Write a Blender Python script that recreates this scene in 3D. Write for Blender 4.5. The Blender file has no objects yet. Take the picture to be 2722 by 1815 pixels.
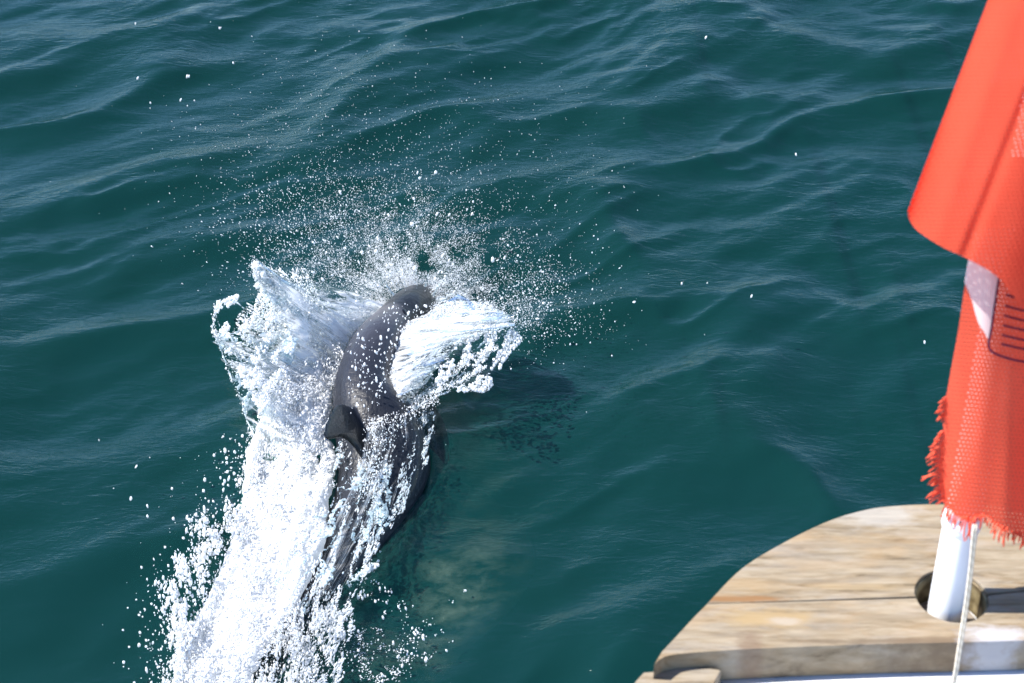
import bpy, bmesh, math
import numpy as np
from mathutils import Vector

scene = bpy.context.scene
COL = scene.collection
rad = math.radians
RNG = np.random.default_rng(11)

# ------------------------------------------------------------------ camera, sky, sun, exposure
CAM_Z, PITCH, HFOV = 3.6, rad(37), rad(34)
cam = bpy.data.cameras.new('camera')
cam.angle = HFOV
cam.sensor_width = 22.2
cam.angle = HFOV
cam.clip_start, cam.clip_end = 0.05, 6000
cam.dof.use_dof = True
cam.dof.focus_distance = 5.9
cam.dof.aperture_fstop = 11.0
cam_o = bpy.data.objects.new('camera', cam)
cam_o.location = (0, 0, CAM_Z)
cam_o.rotation_euler = (math.pi / 2 - PITCH, 0, 0)
COL.objects.link(cam_o)
scene.camera = cam_o

SUN_AZ, SUN_EL = rad(-84), rad(50)      # azimuth from +Y, clockwise
world = bpy.data.worlds.new('World')
scene.world = world
world.use_nodes = True
sky = world.node_tree.nodes.new('ShaderNodeTexSky')
sky.sky_type = 'NISHITA'
sky.sun_disc = False
sky.sun_elevation = SUN_EL
sky.sun_rotation = SUN_AZ
sky.air_density = 0.85
sky.dust_density = 0.05
sky.ozone_density = 6.0
world.node_tree.links.new(sky.outputs[0], world.node_tree.nodes['Background'].inputs[0])
world.node_tree.nodes['Background'].inputs[1].default_value = 0.11
sun = bpy.data.lights.new('sun', 'SUN')
sun.energy = 4.6
sun.angle = rad(0.53)
sun.color = (1.0, 0.95, 0.88)
sun_o = bpy.data.objects.new('sun', sun)
sd = Vector((math.sin(SUN_AZ) * math.cos(SUN_EL), math.cos(SUN_AZ) * math.cos(SUN_EL), math.sin(SUN_EL)))
sun_o.rotation_euler = sd.to_track_quat('Z', 'Y').to_euler()
COL.objects.link(sun_o)
scene.view_settings.view_transform = 'Standard'
scene.view_settings.look = 'None'
scene.view_settings.exposure = 1.2
scene.view_settings.gamma = 1.0
scene.view_settings.use_curve_mapping = False
scene.cycles.max_bounces = 8
scene.cycles.transparent_max_bounces = 24
scene.cycles.sample_clamp_indirect = 6.0

# ------------------------------------------------------------------ measuring the photograph
F = 1361 / math.tan(HFOV / 2)
cp, sp = math.cos(PITCH), math.sin(PITCH)

def ray(px, py):
    a = (np.asarray(px, float) - 1361) / F
    b = -(np.asarray(py, float) - 907.5) / F
    return a, b * sp + cp, b * cp - sp

def PZ(px, py, z):
    """where the sight line of a photo pixel meets the level z"""
    dx, dy, dz = ray(px, py)
    t = (np.asarray(z, float) - CAM_Z) / dz
    return np.stack(np.broadcast_arrays(dx * t, dy * t, np.asarray(z, float)), -1)

def PY(px, py, y):
    """where it meets the upright plane at distance y"""
    dx, dy, dz = ray(px, py)
    t = np.asarray(y, float) / dy
    return np.stack(np.broadcast_arrays(dx * t, np.asarray(y, float) + 0 * t, CAM_Z + dz * t), -1)

# ------------------------------------------------------------------ noise
def _hash(ix, iy, s):
    n = (ix.astype(np.int64) * 374761393 + iy.astype(np.int64) * 668265263 + s * 974634777) & 0xffffffff
    n = ((n ^ (n >> 13)) * 1274126177) & 0xffffffff
    return ((n ^ (n >> 16)) & 0xffffff) / float(0xffffff)

def vnoise(x, y, s=0):
    x, y = np.asarray(x, float), np.asarray(y, float)
    ix, iy = np.floor(x), np.floor(y)
    fx, fy = x - ix, y - iy
    fx, fy = fx ** 3 * (fx * (6 * fx - 15) + 10), fy ** 3 * (fy * (6 * fy - 15) + 10)
    a, b = _hash(ix, iy, s), _hash(ix + 1, iy, s)
    c, d = _hash(ix, iy + 1, s), _hash(ix + 1, iy + 1, s)
    return (a + (b - a) * fx) * (1 - fy) + (c + (d - c) * fx) * fy

def fbm(x, y, o=4, s=0):
    t, a, n = 0, 0.5, 0
    for k in range(o):
        t = t + a * vnoise(x * 2 ** k + 13.7 * k, y * 2 ** k + 7.3 * k, s + k)
        n += a
        a *= 0.5
    return t / n

def sstep(a, b, x):
    t = np.clip((x - a) / (b - a), 0, 1)
    return t * t * (3 - 2 * t)

def smooth_path(pts, n, closed=False):
    """Catmull-Rom through any rows of numbers"""
    P = np.array(pts, float)
    if closed:
        P = np.vstack([P[-1:], P, P[:2]])
    else:
        P = np.vstack([2 * P[0] - P[1], P, 2 * P[-1] - P[-2]])
    m = len(P) - 3
    t = np.linspace(0, m, n, endpoint=not closed)
    i = np.minimum(t.astype(int), m - 1)
    f = (t - i)[:, None]
    a, b, c, d = P[i], P[i + 1], P[i + 2], P[i + 3]
    return 0.5 * (2 * b + (c - a) * f + (2 * a - 5 * b + 4 * c - d) * f ** 2 + (3 * b - a - 3 * c + d) * f ** 3)

# ------------------------------------------------------------------ mesh helpers
def mesh_np(name, V, Fc, mat, smooth=True):
    """Fc: an (n, k) array, or a list of such arrays"""
    if not isinstance(Fc, list):
        Fc = [Fc]
    Fc = [np.asarray(f, np.int32) for f in Fc if len(f)]
    me = bpy.data.meshes.new(name)
    V = np.asarray(V, np.float32)
    me.vertices.add(len(V))
    me.vertices.foreach_set('co', V.ravel())
    loops = np.concatenate([f.ravel() for f in Fc])
    sizes = np.concatenate([np.full(len(f), f.shape[1], np.int32) for f in Fc])
    me.loops.add(len(loops))
    me.loops.foreach_set('vertex_index', loops)
    me.polygons.add(len(sizes))
    st = np.zeros(len(sizes), np.int32)
    st[1:] = np.cumsum(sizes)[:-1]
    me.polygons.foreach_set('loop_start', st)
    me.update(calc_edges=True)
    if smooth:
        me.polygons.foreach_set('use_smooth', np.ones(len(sizes), bool))
    if mat:
        me.materials.append(mat)
    return me

def link(name, me, parent=None, **props):
    o = bpy.data.objects.new(name, me)
    COL.objects.link(o)
    if parent is not None:
        o.parent = parent
    for k, v in props.items():
        o[k] = v
    return o

def grid_faces(nr, nc, off=0, wrap=False):
    r = np.arange(nr - 1)[:, None]
    c = np.arange(nc if wrap else nc - 1)[None, :]
    c2 = (c + 1) % nc
    return (np.stack([r * nc + c, r * nc + c2, (r + 1) * nc + c2, (r + 1) * nc + c], -1).reshape(-1, 4) + off)

def tube(path, radii, sides=8, caps=True):
    path = np.array(path, float)
    n = len(path)
    radii = np.broadcast_to(np.asarray(radii, float), (n,))
    V, Fc = [], []
    up = Vector((0.13, 0.3, 1))
    for i in range(n):
        d = Vector(path[min(i + 1, n - 1)] - path[max(i - 1, 0)]).normalized()
        u = d.cross(up)
        if u.length < 1e-3:
            u = d.cross(Vector((1, 0, 0)))
        u.normalize()
        v = d.cross(u)
        for k in range(sides):
            a = 2 * math.pi * k / sides
            V.append(Vector(path[i]) + (u * math.cos(a) + v * math.sin(a)) * radii[i])
    q = grid_faces(n, sides, wrap=True)
    t = []
    if caps:
        V += [Vector(path[0]), Vector(path[-1])]
        for k in range(sides):
            t.append((n * sides, (k + 1) % sides, k))
            t.append((n * sides + 1, (n - 1) * sides + k, (n - 1) * sides + (k + 1) % sides))
    return np.array(V), [q, np.array(t, np.int32).reshape(-1, 3)]

def freeze(o):
    """replace an object's mesh by its evaluated result"""
    dg = bpy.context.evaluated_depsgraph_get()
    me = bpy.data.meshes.new_from_object(o.evaluated_get(dg))
    o.modifiers.clear()
    old = o.data
    o.data = me
    bpy.data.meshes.remove(old)
    return me

# ------------------------------------------------------------------ material helpers
class NT:
    def __init__(self, name):
        self.m = bpy.data.materials.new(name)
        self.m.use_nodes = True
        self.t = self.m.node_tree
        self.t.nodes.clear()
        self.out = self.n('ShaderNodeOutputMaterial')

    def n(self, typ, **kw):
        nd = self.t.nodes.new(typ)
        for k, v in kw.items():
            if k == 'ins':
                for a, b in v.items():
                    self.set(nd, a, b)
            else:
                setattr(nd, k, v)
        return nd

    def set(self, nd, a, b):
        s = nd.inputs[a]
        if isinstance(b, bpy.types.Node):
            b = b.outputs[0]
        if isinstance(b, bpy.types.NodeSocket):
            self.t.links.new(b, s)
        else:
            s.default_value = b

    def math(self, op, a, b=None, c=None, clamp=False):
        nd = self.n('ShaderNodeMath', operation=op, use_clamp=clamp)
        for i, v in enumerate((a, b, c)):
            if v is not None:
                self.set(nd, i, v)
        return nd.outputs[0]

    def ramp(self, fac, stops, interp='LINEAR'):
        nd = self.n('ShaderNodeValToRGB')
        nd.color_ramp.interpolation = interp
        el = nd.color_ramp.elements
        while len(el) < len(stops):
            el.new(0.5)
        for e, (p, c) in zip(el, stops):
            e.position = p
            e.color = (c, c, c, 1) if isinstance(c, (int, float)) else (*c, 1)
        self.set(nd, 0, fac)
        return nd.outputs[0]

    def mix(self, f, a, b, typ='MIX'):
        nd = self.n('ShaderNodeMix', data_type='RGBA', blend_type=typ)
        for s, v in ((nd.inputs[0], f), (nd.inputs[6], a), (nd.inputs[7], b)):
            if isinstance(v, bpy.types.Node):
                v = v.outputs[0]
            if isinstance(v, bpy.types.NodeSocket):
                self.t.links.new(v, s)
            else:
                s.default_value = v if isinstance(v, (int, float)) else (*v, 1)[:4]
        return nd.outputs[2]

    def noise(self, vec, scale, detail=3, rough=0.5, dist=0.0):
        nd = self.n('ShaderNodeTexNoise', ins={'Scale': scale, 'Detail': detail, 'Roughness': rough, 'Distortion': dist})
        self.set(nd, 'Vector', vec)
        return nd.outputs[0]

    def coords(self, scale=(1, 1, 1), rot=(0, 0, 0), loc=(0, 0, 0), kind='Object'):
        tc = self.n('ShaderNodeTexCoord')
        mp = self.n('ShaderNodeMapping', ins={'Scale': scale, 'Rotation': rot, 'Location': loc})
        self.t.links.new(tc.outputs[kind], mp.inputs[0])
        return mp.outputs[0]

    def done(self, sh):
        self.t.links.new(sh if isinstance(sh, bpy.types.NodeSocket) else sh.outputs[0], self.out.inputs[0])
        return self.m

# ------------------------------------------------------------------ the sea
_r = np.random.default_rng(5)
WAVES = []
for k in range(70):
    lam = 1.35 * (0.09 / 1.35) ** (_r.random() ** 0.8)
    th = math.pi / 2 + 0.45 + _r.normal() * 0.5       # travel direction: towards / away from the boat
    kk = 2 * math.pi / lam
    WAVES.append((kk * math.cos(th), kk * math.sin(th), _r.random() * 6.28, 0.0185 * (lam ** 1.22)))

def sea_height(x, y):
    wx = x + 0.28 * (fbm(x * 0.9, y * 0.9, 2, 40) - 0.5)
    wy = y + 0.34 * (fbm(x * 0.8 + 5, y * 0.8, 2, 50) - 0.5)
    h = 0
    for kx, ky, p, a in WAVES:
        s = np.sin(kx * wx + ky * wy + p)
        h = h + a * s
    h = h * 0.165
    # patches where the surface is rougher or smoother
    calm = 0.55 + 0.9 * fbm(x * 0.7 + 3, y * 0.9, 2, 80)
    h = h * calm
    # sharp narrow crests on top of the longer waves
    a, b = wx * 0.88 + wy * 0.47, wy * 0.88 - wx * 0.47
    n = fbm(a * 0.85, b * 1.75, 2, 90)
    h = h + 0.062 * np.clip(1 - np.sqrt((2 * n - 1) ** 2 + 0.004) * 1.7, 0, 1) ** 1.8
    a, b = wx * 0.80 + wy * 0.6, wy * 0.80 - wx * 0.6
    n2 = fbm(a * 2.0, b * 4.2, 3, 120)
    h = h + 0.0135 * np.clip(1 - np.sqrt((2 * n2 - 1) ** 2 + 0.004) * 1.5, 0, 1) ** 1.6 * (0.6 + 0.8 * sstep(0.4, 0.65, fbm(x * 0.8 + 9, y * 1.1, 2, 140)))
    # water torn about over the flank
    hx, hy, _ = PZ(1110, 1230, 0)
    g = np.exp(-(((x - hx + 0.25 * (hy - y)) / 0.13) ** 2 + ((y - hy) / 0.33) ** 2))
    h = h + 0.040 * g * (fbm(x * 26 + 6 * y, y * 5, 3, 160) - 0.45)
    # the hollow the animal leaves, added to reflect less sky and darken the water, and the mound it pushes up
    hx, hy, _ = PZ(1130, 1640, 0)
    h = h - 0.05 * np.exp(-(((x - hx) / 0.20) ** 2 + ((y - hy) / 0.16) ** 2))
    hx, hy, _ = PZ(1180, 1130, 0)
    h = h + 0.02 * np.exp(-(((x - hx) / 0.22) ** 2 + ((y - hy) / 0.4) ** 2))
    return h

def axis(lo, hi, step, far):
    core = np.arange(lo, hi + step, step)
    out, s, v = [], step, core[-1]
    while v < far:
        s *= 1.22
        v += s
        out.append(v)
    o2, s, v = [], step, core[0]
    while v > -far:
        s *= 1.22
        v -= s
        o2.append(v)
    return np.concatenate([o2[::-1], core, out])

TEAL = (0.0034, 0.0345, 0.0350)

def make_sea():
    m = NT('sea_water')
    c = m.coords()
    c1 = m.coords(scale=(1.0, 2.6, 1), rot=(0, 0, -0.7))
    c2 = m.coords(scale=(1.0, 2.2, 1), rot=(0, 0, 0.25))
    r1 = m.noise(c1, 9.0, 4, 0.62, 0.6)
    r2 = m.noise(c2, 26.0, 3, 0.6, 0.3)
    patch = m.ramp(m.noise(c, 1.6, 2), [(0.36, 0.55), (0.62, 1.0)])
    hh = m.math('ADD', r1, m.math('MULTIPLY', r2, 0.42))
    hh = m.math('MULTIPLY', hh, patch)
    bump = m.n('ShaderNodeBump', ins={'Strength': 0.5, 'Distance': 0.0125, 'Height': hh})
    fres = m.n('ShaderNodeFresnel', ins={'IOR': 1.333, 'Normal': bump})
    gl = m.n('ShaderNodeBsdfGlossy', ins={'Color': (1, 1, 1, 1), 'Roughness': 0.06, 'Normal': bump})
    tint = m.mix(m.noise(c, 1.3, 3), TEAL, (0.0040, 0.0355, 0.0300))
    df = m.n('ShaderNodeBsdfDiffuse', ins={'Color': tint})
    tr = m.n('ShaderNodeBsdfTransparent', ins={'Color': (0.50, 0.80, 0.78, 1)})
    body = m.n('ShaderNodeMixShader', ins={0: 0.50, 1: df, 2: tr})
    top = m.n('ShaderNodeMixShader', ins={0: fres, 1: body, 2: gl})
    mat = m.done(top)
    xs = axis(-2.9, 2.9, 0.0125, 3000)
    ys = axis(2.6, 8.6, 0.0125, 3000)
    X, Y = np.meshgrid(xs, ys)
    Z = sea_height(X, Y)
    V = np.stack([X, Y, Z], -1).reshape(-1, 3)
    link('sea', mesh_np('sea', V, grid_faces(len(ys), len(xs)), mat), kind='structure')
    m = NT('deep_water')
    m.done(m.n('ShaderNodeBsdfDiffuse', ins={'Color': (0.0032, 0.037, 0.034, 1)}))
    xs = np.array([-3000, -20, -8, 8, 20, 3000.0])
    X, Y = np.meshgrid(xs, xs)
    V = np.stack([X, Y, X * 0 - 6.0], -1).reshape(-1, 3)
    link('deep_water', mesh_np('deep_water', V, grid_faces(6, 6), m.m), kind='structure')

make_sea()

# ------------------------------------------------------------------ the boat's stern deck
DZ = 2.45
TH = 0.040

def D(px, py, z=DZ):
    return PZ(px, py, z)

def wood(name, seed):
    m = NT(name)
    c = m.coords(scale=(6.5, 60, 20), rot=(0, 0, 0.05), loc=(seed, seed * 2.3, 0))
    cb = m.coords(scale=(7, 17, 12), loc=(seed, 0, 0))
    c0 = m.coords()
    grain = m.noise(c, 2.6, 6, 0.68, 0.5)
    broad = m.noise(cb, 1.5, 5, 0.6, 0.8)
    col = m.ramp(grain, [(0.30, (0.080, 0.056, 0.030)), (0.42, (0.205, 0.158, 0.100)), (0.56, (0.275, 0.225, 0.155)), (0.8, (0.36, 0.31, 0.235))])
    warm = m.ramp(broad, [(0.48, 0.0), (0.68, 1.0)])
    col = m.mix(m.math('MULTIPLY', warm, 0.38), col, (0.304, 0.192, 0.088))
    pale = m.ramp(m.noise(m.coords(scale=(5, 20, 6), loc=(3 + seed, 1, 0)), 1.7, 5, 0.65), [(0.52, 0.0), (0.72, 1.0)])
    col = m.mix(m.math('MULTIPLY', pale, 0.55), col, (0.336, 0.320, 0.292))
    grey = m.ramp(m.noise(m.coords(scale=(8, 40, 8), loc=(9, seed, 0)), 2.0, 5, 0.7), [(0.5, 0.0), (0.72, 1.0)])
    col = m.mix(m.math('MULTIPLY', grey, 0.6), col, (0.15, 0.13, 0.105))
    # bare patches and stains where the photograph has them
    for (px, py, rx, ry, cc, k) in STAINS:
        p = D(px, py)
        mp = m.n('ShaderNodeMapping', ins={'Location': tuple(-np.array([p[0] / rx, p[1] / ry, 0])), 'Scale': (1 / rx, 1 / ry, 0)})
        m.t.links.new(m.n('ShaderNodeTexCoord').outputs['Object'], mp.inputs[0])
        ln = m.n('ShaderNodeVectorMath', operation='LENGTH')
        m.set(ln, 0, mp.outputs[0])
        d = m.math('ADD', ln.outputs['Value'], m.math('MULTIPLY', m.math('SUBTRACT', m.noise(m.coords(scale=(30, 90, 30)), 1.0, 4, 0.7), 0.5), 1.8))
        f = m.math('MULTIPLY', m.ramp(d, [(0.45, 1.0), (1.0, 0.0)]), k)
        col = m.mix(f, col, cc)
    hgt = m.math('ADD', grain, m.math('MULTIPLY', broad, 0.4))
    b = m.n('ShaderNodeBump', ins={'Strength': 0.5, 'Distance': 0.0016, 'Height': hgt})
    return m.done(m.n('ShaderNodeBsdfPrincipled', ins={'Base Color': col, 'Roughness': 0.7, 'Normal': b, 'Specular IOR Level': 0.3}))

STAINS = [
    (2330, 1703, 0.10, 0.0045, (0.13, 0.095, 0.060), 0.75),
    (2520, 1700, 0.06, 0.0060, (0.15, 0.105, 0.065), 0.7),
    (2250, 1450, 0.08, 0.0050, (0.20, 0.16, 0.11), 0.5),
    (2150, 1545, 0.06, 0.0040, (0.17, 0.14, 0.10), 0.5),
    (2400, 1640, 0.07, 0.0050, (0.19, 0.15, 0.10), 0.45),
    (2050, 1640, 0.055, 0.016, (0.320, 0.224, 0.104), 0.7),
    (2085, 1650, 0.018, 0.006, (0.36, 0.34, 0.31), 0.45),
    (1960, 1592, 0.060, 0.0045, (0.216, 0.112, 0.044), 0.9),
    (2055, 1548, 0.010, 0.006, (0.176, 0.136, 0.088), 0.8),
    (1990, 1555, 0.045, 0.010, (0.304, 0.208, 0.104), 0.5),
    (2000, 1715, 0.016, 0.022, (0.136, 0.080, 0.052), 0.5),
    (2260, 1560, 0.050, 0.007, (0.304, 0.224, 0.120), 0.5),
    (2180, 1500, 0.07, 0.010, (0.304, 0.232, 0.152), 0.4),
    (2640, 1690, 0.035, 0.018, (0.416, 0.416, 0.440), 0.8),
    (2330, 1370, 0.06, 0.02, (0.368, 0.352, 0.320), 0.6),
]

def slab(name, outline, ztop, thick, mat, parent, bevel=0.006, **props):
    """upright prism over a plan outline, edges rounded"""
    bm = bmesh.new()
    top = [bm.verts.new((p[0], p[1], ztop)) for p in outline]
    bot = [bm.verts.new((p[0], p[1], ztop - thick)) for p in outline]
    n = len(outline)
    ft = bm.faces.new(top)
    bm.faces.new(bot[::-1])
    for i in range(n):
        bm.faces.new((top[i], bot[i], bot[(i + 1) % n], top[(i + 1) % n]))
    bmesh.ops.recalc_face_normals(bm, faces=bm.faces)
    if bevel:
        ed = [e for e in bm.edges if all(v in set(top) for v in e.verts)] if False else list(ft.edges)
        bmesh.ops.bevel(bm, geom=ed, offset=bevel, segments=4, affect='EDGES', profile=0.5, clamp_overlap=True)
    bmesh.ops.triangulate(bm, faces=[f for f in bm.faces if len(f.verts) > 4])
    me = bpy.data.meshes.new(name)
    bm.to_mesh(me)
    bm.free()
    for f in me.polygons:
        f.use_smooth = False
    me.materials.append(mat)
    return link(name, me, parent, **props)

def plan(pts, n):
    """smooth pixel curve on the deck level"""
    c = smooth_path(pts, n)
    return D(c[:, 0], c[:, 1])

def make_boat():
    boat = link('sailing_boat', None, label='white boat stern corner with a weathered teak deck edge, bottom right of the photo', category='boat')
    wm1, wm2, wm3 = wood('weathered_teak_outer', 0.0), wood('weathered_teak_inner', 3.7), wood('weathered_teak_side', 8.1)
    hole = D(2530, 1583)
    HR = 0.0345
    ang = math.atan2(*(D(2722, 1573) - D(1882, 1605))[[1, 0]])
    e = np.array([math.cos(ang), math.sin(ang)])
    # seam line between the two planks runs through the hole's middle
    seamL = D(1879, 1604)
    seamR = hole[:2] + e * 0.33
    outer = plan([(1879, 1604), (1970, 1512), (2075, 1446), (2195, 1387), (2298, 1355), (2390, 1343), (2516, 1339), (2640, 1345), (2790, 1375), (2960, 1440), (3120, 1530)], 60)
    t0 = ang
    g = 0.0001
    nrm = np.array([-e[1], e[0]])
    def arc(a0, a1, n=26):
        return [(hole[0] + HR * math.cos(a), hole[1] + HR * math.sin(a)) for a in np.linspace(a0, a1, n)]
    seamR3 = outer[-1][:2]
    o1 = [tuple(p[:2]) for p in outer[1:-1]] + [tuple(seamR3 + nrm * g)] + arc(t0 + 0.03, t0 + math.pi - 0.03) + [tuple(seamL[:2] + nrm * g + e * 0.0003)]
    slab('plank', o1, DZ, TH, wm1, boat, 0.0009)
    left = plan([(1879, 1604), (1832, 1653), (1787, 1702), (1739, 1752)], 8)
    front = plan([(1739, 1765), (1757, 1750), (1780, 1741), (1850, 1733), (2030, 1722), (2330, 1711), (2560, 1706), (2750, 1700), (3000, 1690), (3160, 1660)], 40)
    o2 = [tuple(seamL[:2] - nrm * g + e * 0.0003)] + arc(t0 + math.pi + 0.03, t0 + 2 * math.pi - 0.03) + [tuple(seamR3 - nrm * g)] + [tuple(p[:2]) for p in front[::-1]] + [tuple(p[:2]) for p in left[::-1][1:-1]]
    slab('plank', o2, DZ - 0.0005, TH, wm2, boat, 0.0009)
    # side rail, a separate lower piece
    zr = DZ - 0.020
    s = smooth_path([(1712, 1786), (1760, 1782), (1835, 1772), (1900, 1777), (1917, 1782)], 14)
    s2 = smooth_path([(1917, 1782), (1895, 1822), (1820, 1950), (1740, 2080)], 8)
    s3 = smooth_path([(1560, 2030), (1640, 1880), (1686, 1815), (1712, 1786)], 12)
    o3 = [tuple(D(a, b, zr)[:2]) for a, b in np.vstack([s, s2[1:], s3[:-1]])]
    slab('plank', o3, zr, 0.045, wm3, boat, 0.004)
    # dark gap filler below
    # hull and white deck
    wh = NT('white_gelcoat')
    cw = wh.noise(wh.coords(scale=(4, 4, 4)), 5, 4, 0.6)
    colw = wh.ramp(cw, [(0.3, (0.74, 0.76, 0.80)), (0.7, (0.82, 0.83, 0.85))])
    wh.done(wh.n('ShaderNodeBsdfPrincipled', ins={'Base Color': colw, 'Roughness': 0.35}))
    allp = np.array(o1[:len(outer) - 2])
    cx, cy = hole[0] + 0.02, hole[1] - 0.1
    rim = np.vstack([np.array([tuple(p[:2]) for p in left[::-1]]), allp, D(np.array([3160.0, 3200, 3150]), np.array([1600.0, 1850, 2300]))[:, :2], D(np.array([2300.0, 1740, 1640]), np.array([2400.0, 2150, 1990]))[:, :2]])
    def inset(k):
        c = np.array([cx, cy - 0.02])
        d = rim - c
        L = np.linalg.norm(d, axis=1, keepdims=True)
        return c + d * (L - k) / L
    levels = [(0.012, DZ - TH - 0.0015), (0.014, DZ - TH - 0.03), (0.03, DZ - 0.5), (0.05, DZ - 1.3), (0.09, 0.3), (0.14, -0.5)]
    V = []
    for k, z in levels:
        for p in inset(k):
            V.append((p[0], p[1], z))
    n = len(rim)
    q = grid_faces(len(levels), n, wrap=True)
    c0 = len(V)
    V.append((cx, cy, DZ - TH - 0.0015))
    t = [(i, (i + 1) % n, c0) for i in range(n)]
    me = mesh_np('hull', np.array(V), [q, np.array(t)], wh.m, smooth=False)
    bm = bmesh.new(); bm.from_mesh(me); bmesh.ops.recalc_face_normals(bm, faces=bm.faces); bm.to_mesh(me); bm.free()
    link('hull', me, boat)
    # hole liner
    br = NT('tarnished_brass')
    cc = br.ramp(br.noise(br.coords(scale=(40, 40, 40)), 2, 4), [(0.35, (0.08, 0.055, 0.025)), (0.7, (0.30, 0.25, 0.14))])
    br.done(br.n('ShaderNodeBsdfPrincipled', ins={'Base Color': cc, 'Roughness': 0.45, 'Metallic': 0.35}))
    V = []
    prof = [(HR + 0.0002, -0.004), (HR - 0.0005, -0.003), (HR - 0.0022, -0.0045), (HR - 0.0022, -TH + 0.0015)]
    for r, z in prof:
        for k in range(40):
            a = 2 * math.pi * k / 40
            V.append((hole[0] + r * math.cos(a), hole[1] + r * math.sin(a), DZ + z))
    link('hole_liner', mesh_np('hole_liner', np.array(V), grid_faces(4, 40, wrap=True)[:, ::-1], br.m), boat)
    dk = NT('socket_dark_brown')  # mottled dark brown colour for the floor of the hole
    dk.done(dk.n('ShaderNodeBsdfPrincipled', ins={'Base Color': dk.ramp(dk.noise(dk.coords(), 60, 4), [(0.3, (0.05, 0.035, 0.025)), (0.7, (0.22, 0.19, 0.16))]), 'Roughness': 0.8}))
    V = [(hole[0] + (HR - 0.003) * math.cos(2 * math.pi * k / 32), hole[1] + (HR - 0.003) * math.sin(2 * math.pi * k / 32), DZ - TH + 0.001) for k in range(32)] + [(hole[0], hole[1], DZ - TH + 0.001)]
    link('socket_floor', mesh_np('socket_floor', np.array(V), np.array([(k, (k + 1) % 32, 32) for k in range(32)]), dk.m), boat)
    return hole

hole = make_boat()

# ------------------------------------------------------------------ flagpole
POLE_Y = hole[1] - 0.002
BASE = np.array([D(2521, 1610)[0], hole[1] - 0.008, DZ - TH + 0.004])
TOPP = PY(2745, 400, hole[1] + 0.03)
axis_v = (TOPP - BASE) / np.linalg.norm(TOPP - BASE)
PR = 0.0158

def make_pole():
    m = NT('white_pole_paint')
    c = m.ramp(m.noise(m.coords(scale=(30, 30, 8)), 2, 4), [(0.3, (0.74, 0.76, 0.80)), (0.7, (0.84, 0.85, 0.87))])
    m.done(m.n('ShaderNodeBsdfPrincipled', ins={'Base Color': c, 'Roughness': 0.35}))
    root = link('flagpole', None, label='white painted flagpole standing in the round brass lined deck hole', category='flagpole')
    ts = [0.0, 0.003, 0.008, 0.016, 0.03, 0.15, 0.19, 0.3, 0.8, 1.5]
    rs = [0.008, 0.0125, 0.015, 0.0158, 0.0162, 0.0162, 0.0160, 0.0158, 0.0155, 0.015]
    V, q = tube([BASE + axis_v * t for t in ts], rs, 28)
    link('pole', mesh_np('pole', V, q, m.m), root)
    # worn collar just under the flag
    cpos = []
    c0 = np.array([0.122, 0.126, 0.130, 0.138, 0.144, 0.148])
    V, q = tube([BASE + axis_v * t for t in c0], [0.0163, 0.0176, 0.0185, 0.0183, 0.0174, 0.0163], 24, caps=False)
    link('collar', mesh_np('collar', V, q, m.m), root)

make_pole()

# ------------------------------------------------------------------ the red flag
FY = hole[1] - 0.034          # distance of the upright sheet the flag hangs in

def cloth(name, alpha=True):
    m = NT(name)
    tc = m.n('ShaderNodeTexCoord')
    sx = m.n('ShaderNodeSeparateXYZ')
    m.set(sx, 0, tc.outputs['UV'])
    row = m.math('FLOOR', sx.outputs[1])
    off = m.math('MULTIPLY', m.math('MODULO', m.math('ABSOLUTE', row), 2.0), 0.5)
    fx = m.math('SUBTRACT', m.math('FRACT', m.math('ADD', sx.outputs[0], off)), 0.5)
    fy = m.math('SUBTRACT', m.math('FRACT', sx.outputs[1]), 0.5)
    d2 = m.math('ADD', m.math('MULTIPLY', fx, fx), m.math('MULTIPLY', m.math('MULTIPLY', fy, fy), 0.8))
    hole_f = m.math('LESS_THAN', d2, 0.0105)
    big = m.noise(m.coords(scale=(6, 6, 4)), 2.2, 3)
    col = m.mix(m.ramp(big, [(0.3, 0.0), (0.7, 1.0)]), (0.94, 0.130, 0.072), (0.98, 0.160, 0.090))
    h = m.math('SUBTRACT', 1.0, m.math('MULTIPLY', d2, 4.0))
    b = m.n('ShaderNodeBump', ins={'Strength': 0.5, 'Distance': 0.0006, 'Height': m.math('MULTIPLY', h, -1.0)})
    df = m.n('ShaderNodeBsdfDiffuse', ins={'Color': col, 'Normal': b})
    tl = m.n('ShaderNodeBsdfTranslucent', ins={'Color': m.mix(1.0, col, (1.0, 0.95, 0.95), 'MULTIPLY')})
    s = m.n('ShaderNodeMixShader', ins={0: 0.6, 1: df, 2: tl})
    gl = m.n('ShaderNodeBsdfSheen', ins={'Color': (1.0, 0.55, 0.45, 1), 'Roughness': 0.3})
    s = m.n('ShaderNodeMixShader', ins={0: 0.10, 1: s, 2: gl})
    tr = m.n('ShaderNodeBsdfTransparent')
    s = m.n('ShaderNodeMixShader', ins={0: hole_f, 1: s, 2: tr})
    return m.done(s)

def uvgrid(me, U):
    uv = me.uv_layers.new(name='UVMap')
    li = np.zeros(len(me.loops), np.int32)
    me.loops.foreach_get('vertex_index', li)
    uv.data.foreach_set('uv', U[li].astype(np.float32).ravel())

def lerp_table(tab, x):
    tab = np.array(tab, float)
    return np.interp(x, tab[:, 0], tab[:, 1])

LOW_L = [(430, 2640), (560, 2598), (690, 2574), (750, 2563), (850, 2548), (960, 2528), (1050, 2513), (1120, 2509), (1180, 2500), (1260, 2497), (1320, 2506), (1360, 2520), (1400, 2552), (1430, 2580)]

def low_bottom(px):       # the frayed lower edge of the hanging end
    return lerp_table([(2480, 1318), (2510, 1345), (2545, 1372), (2575, 1388), (2600, 1372), (2625, 1375), (2660, 1408), (2722, 1428), (2800, 1450), (3000, 1480)], px)

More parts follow.
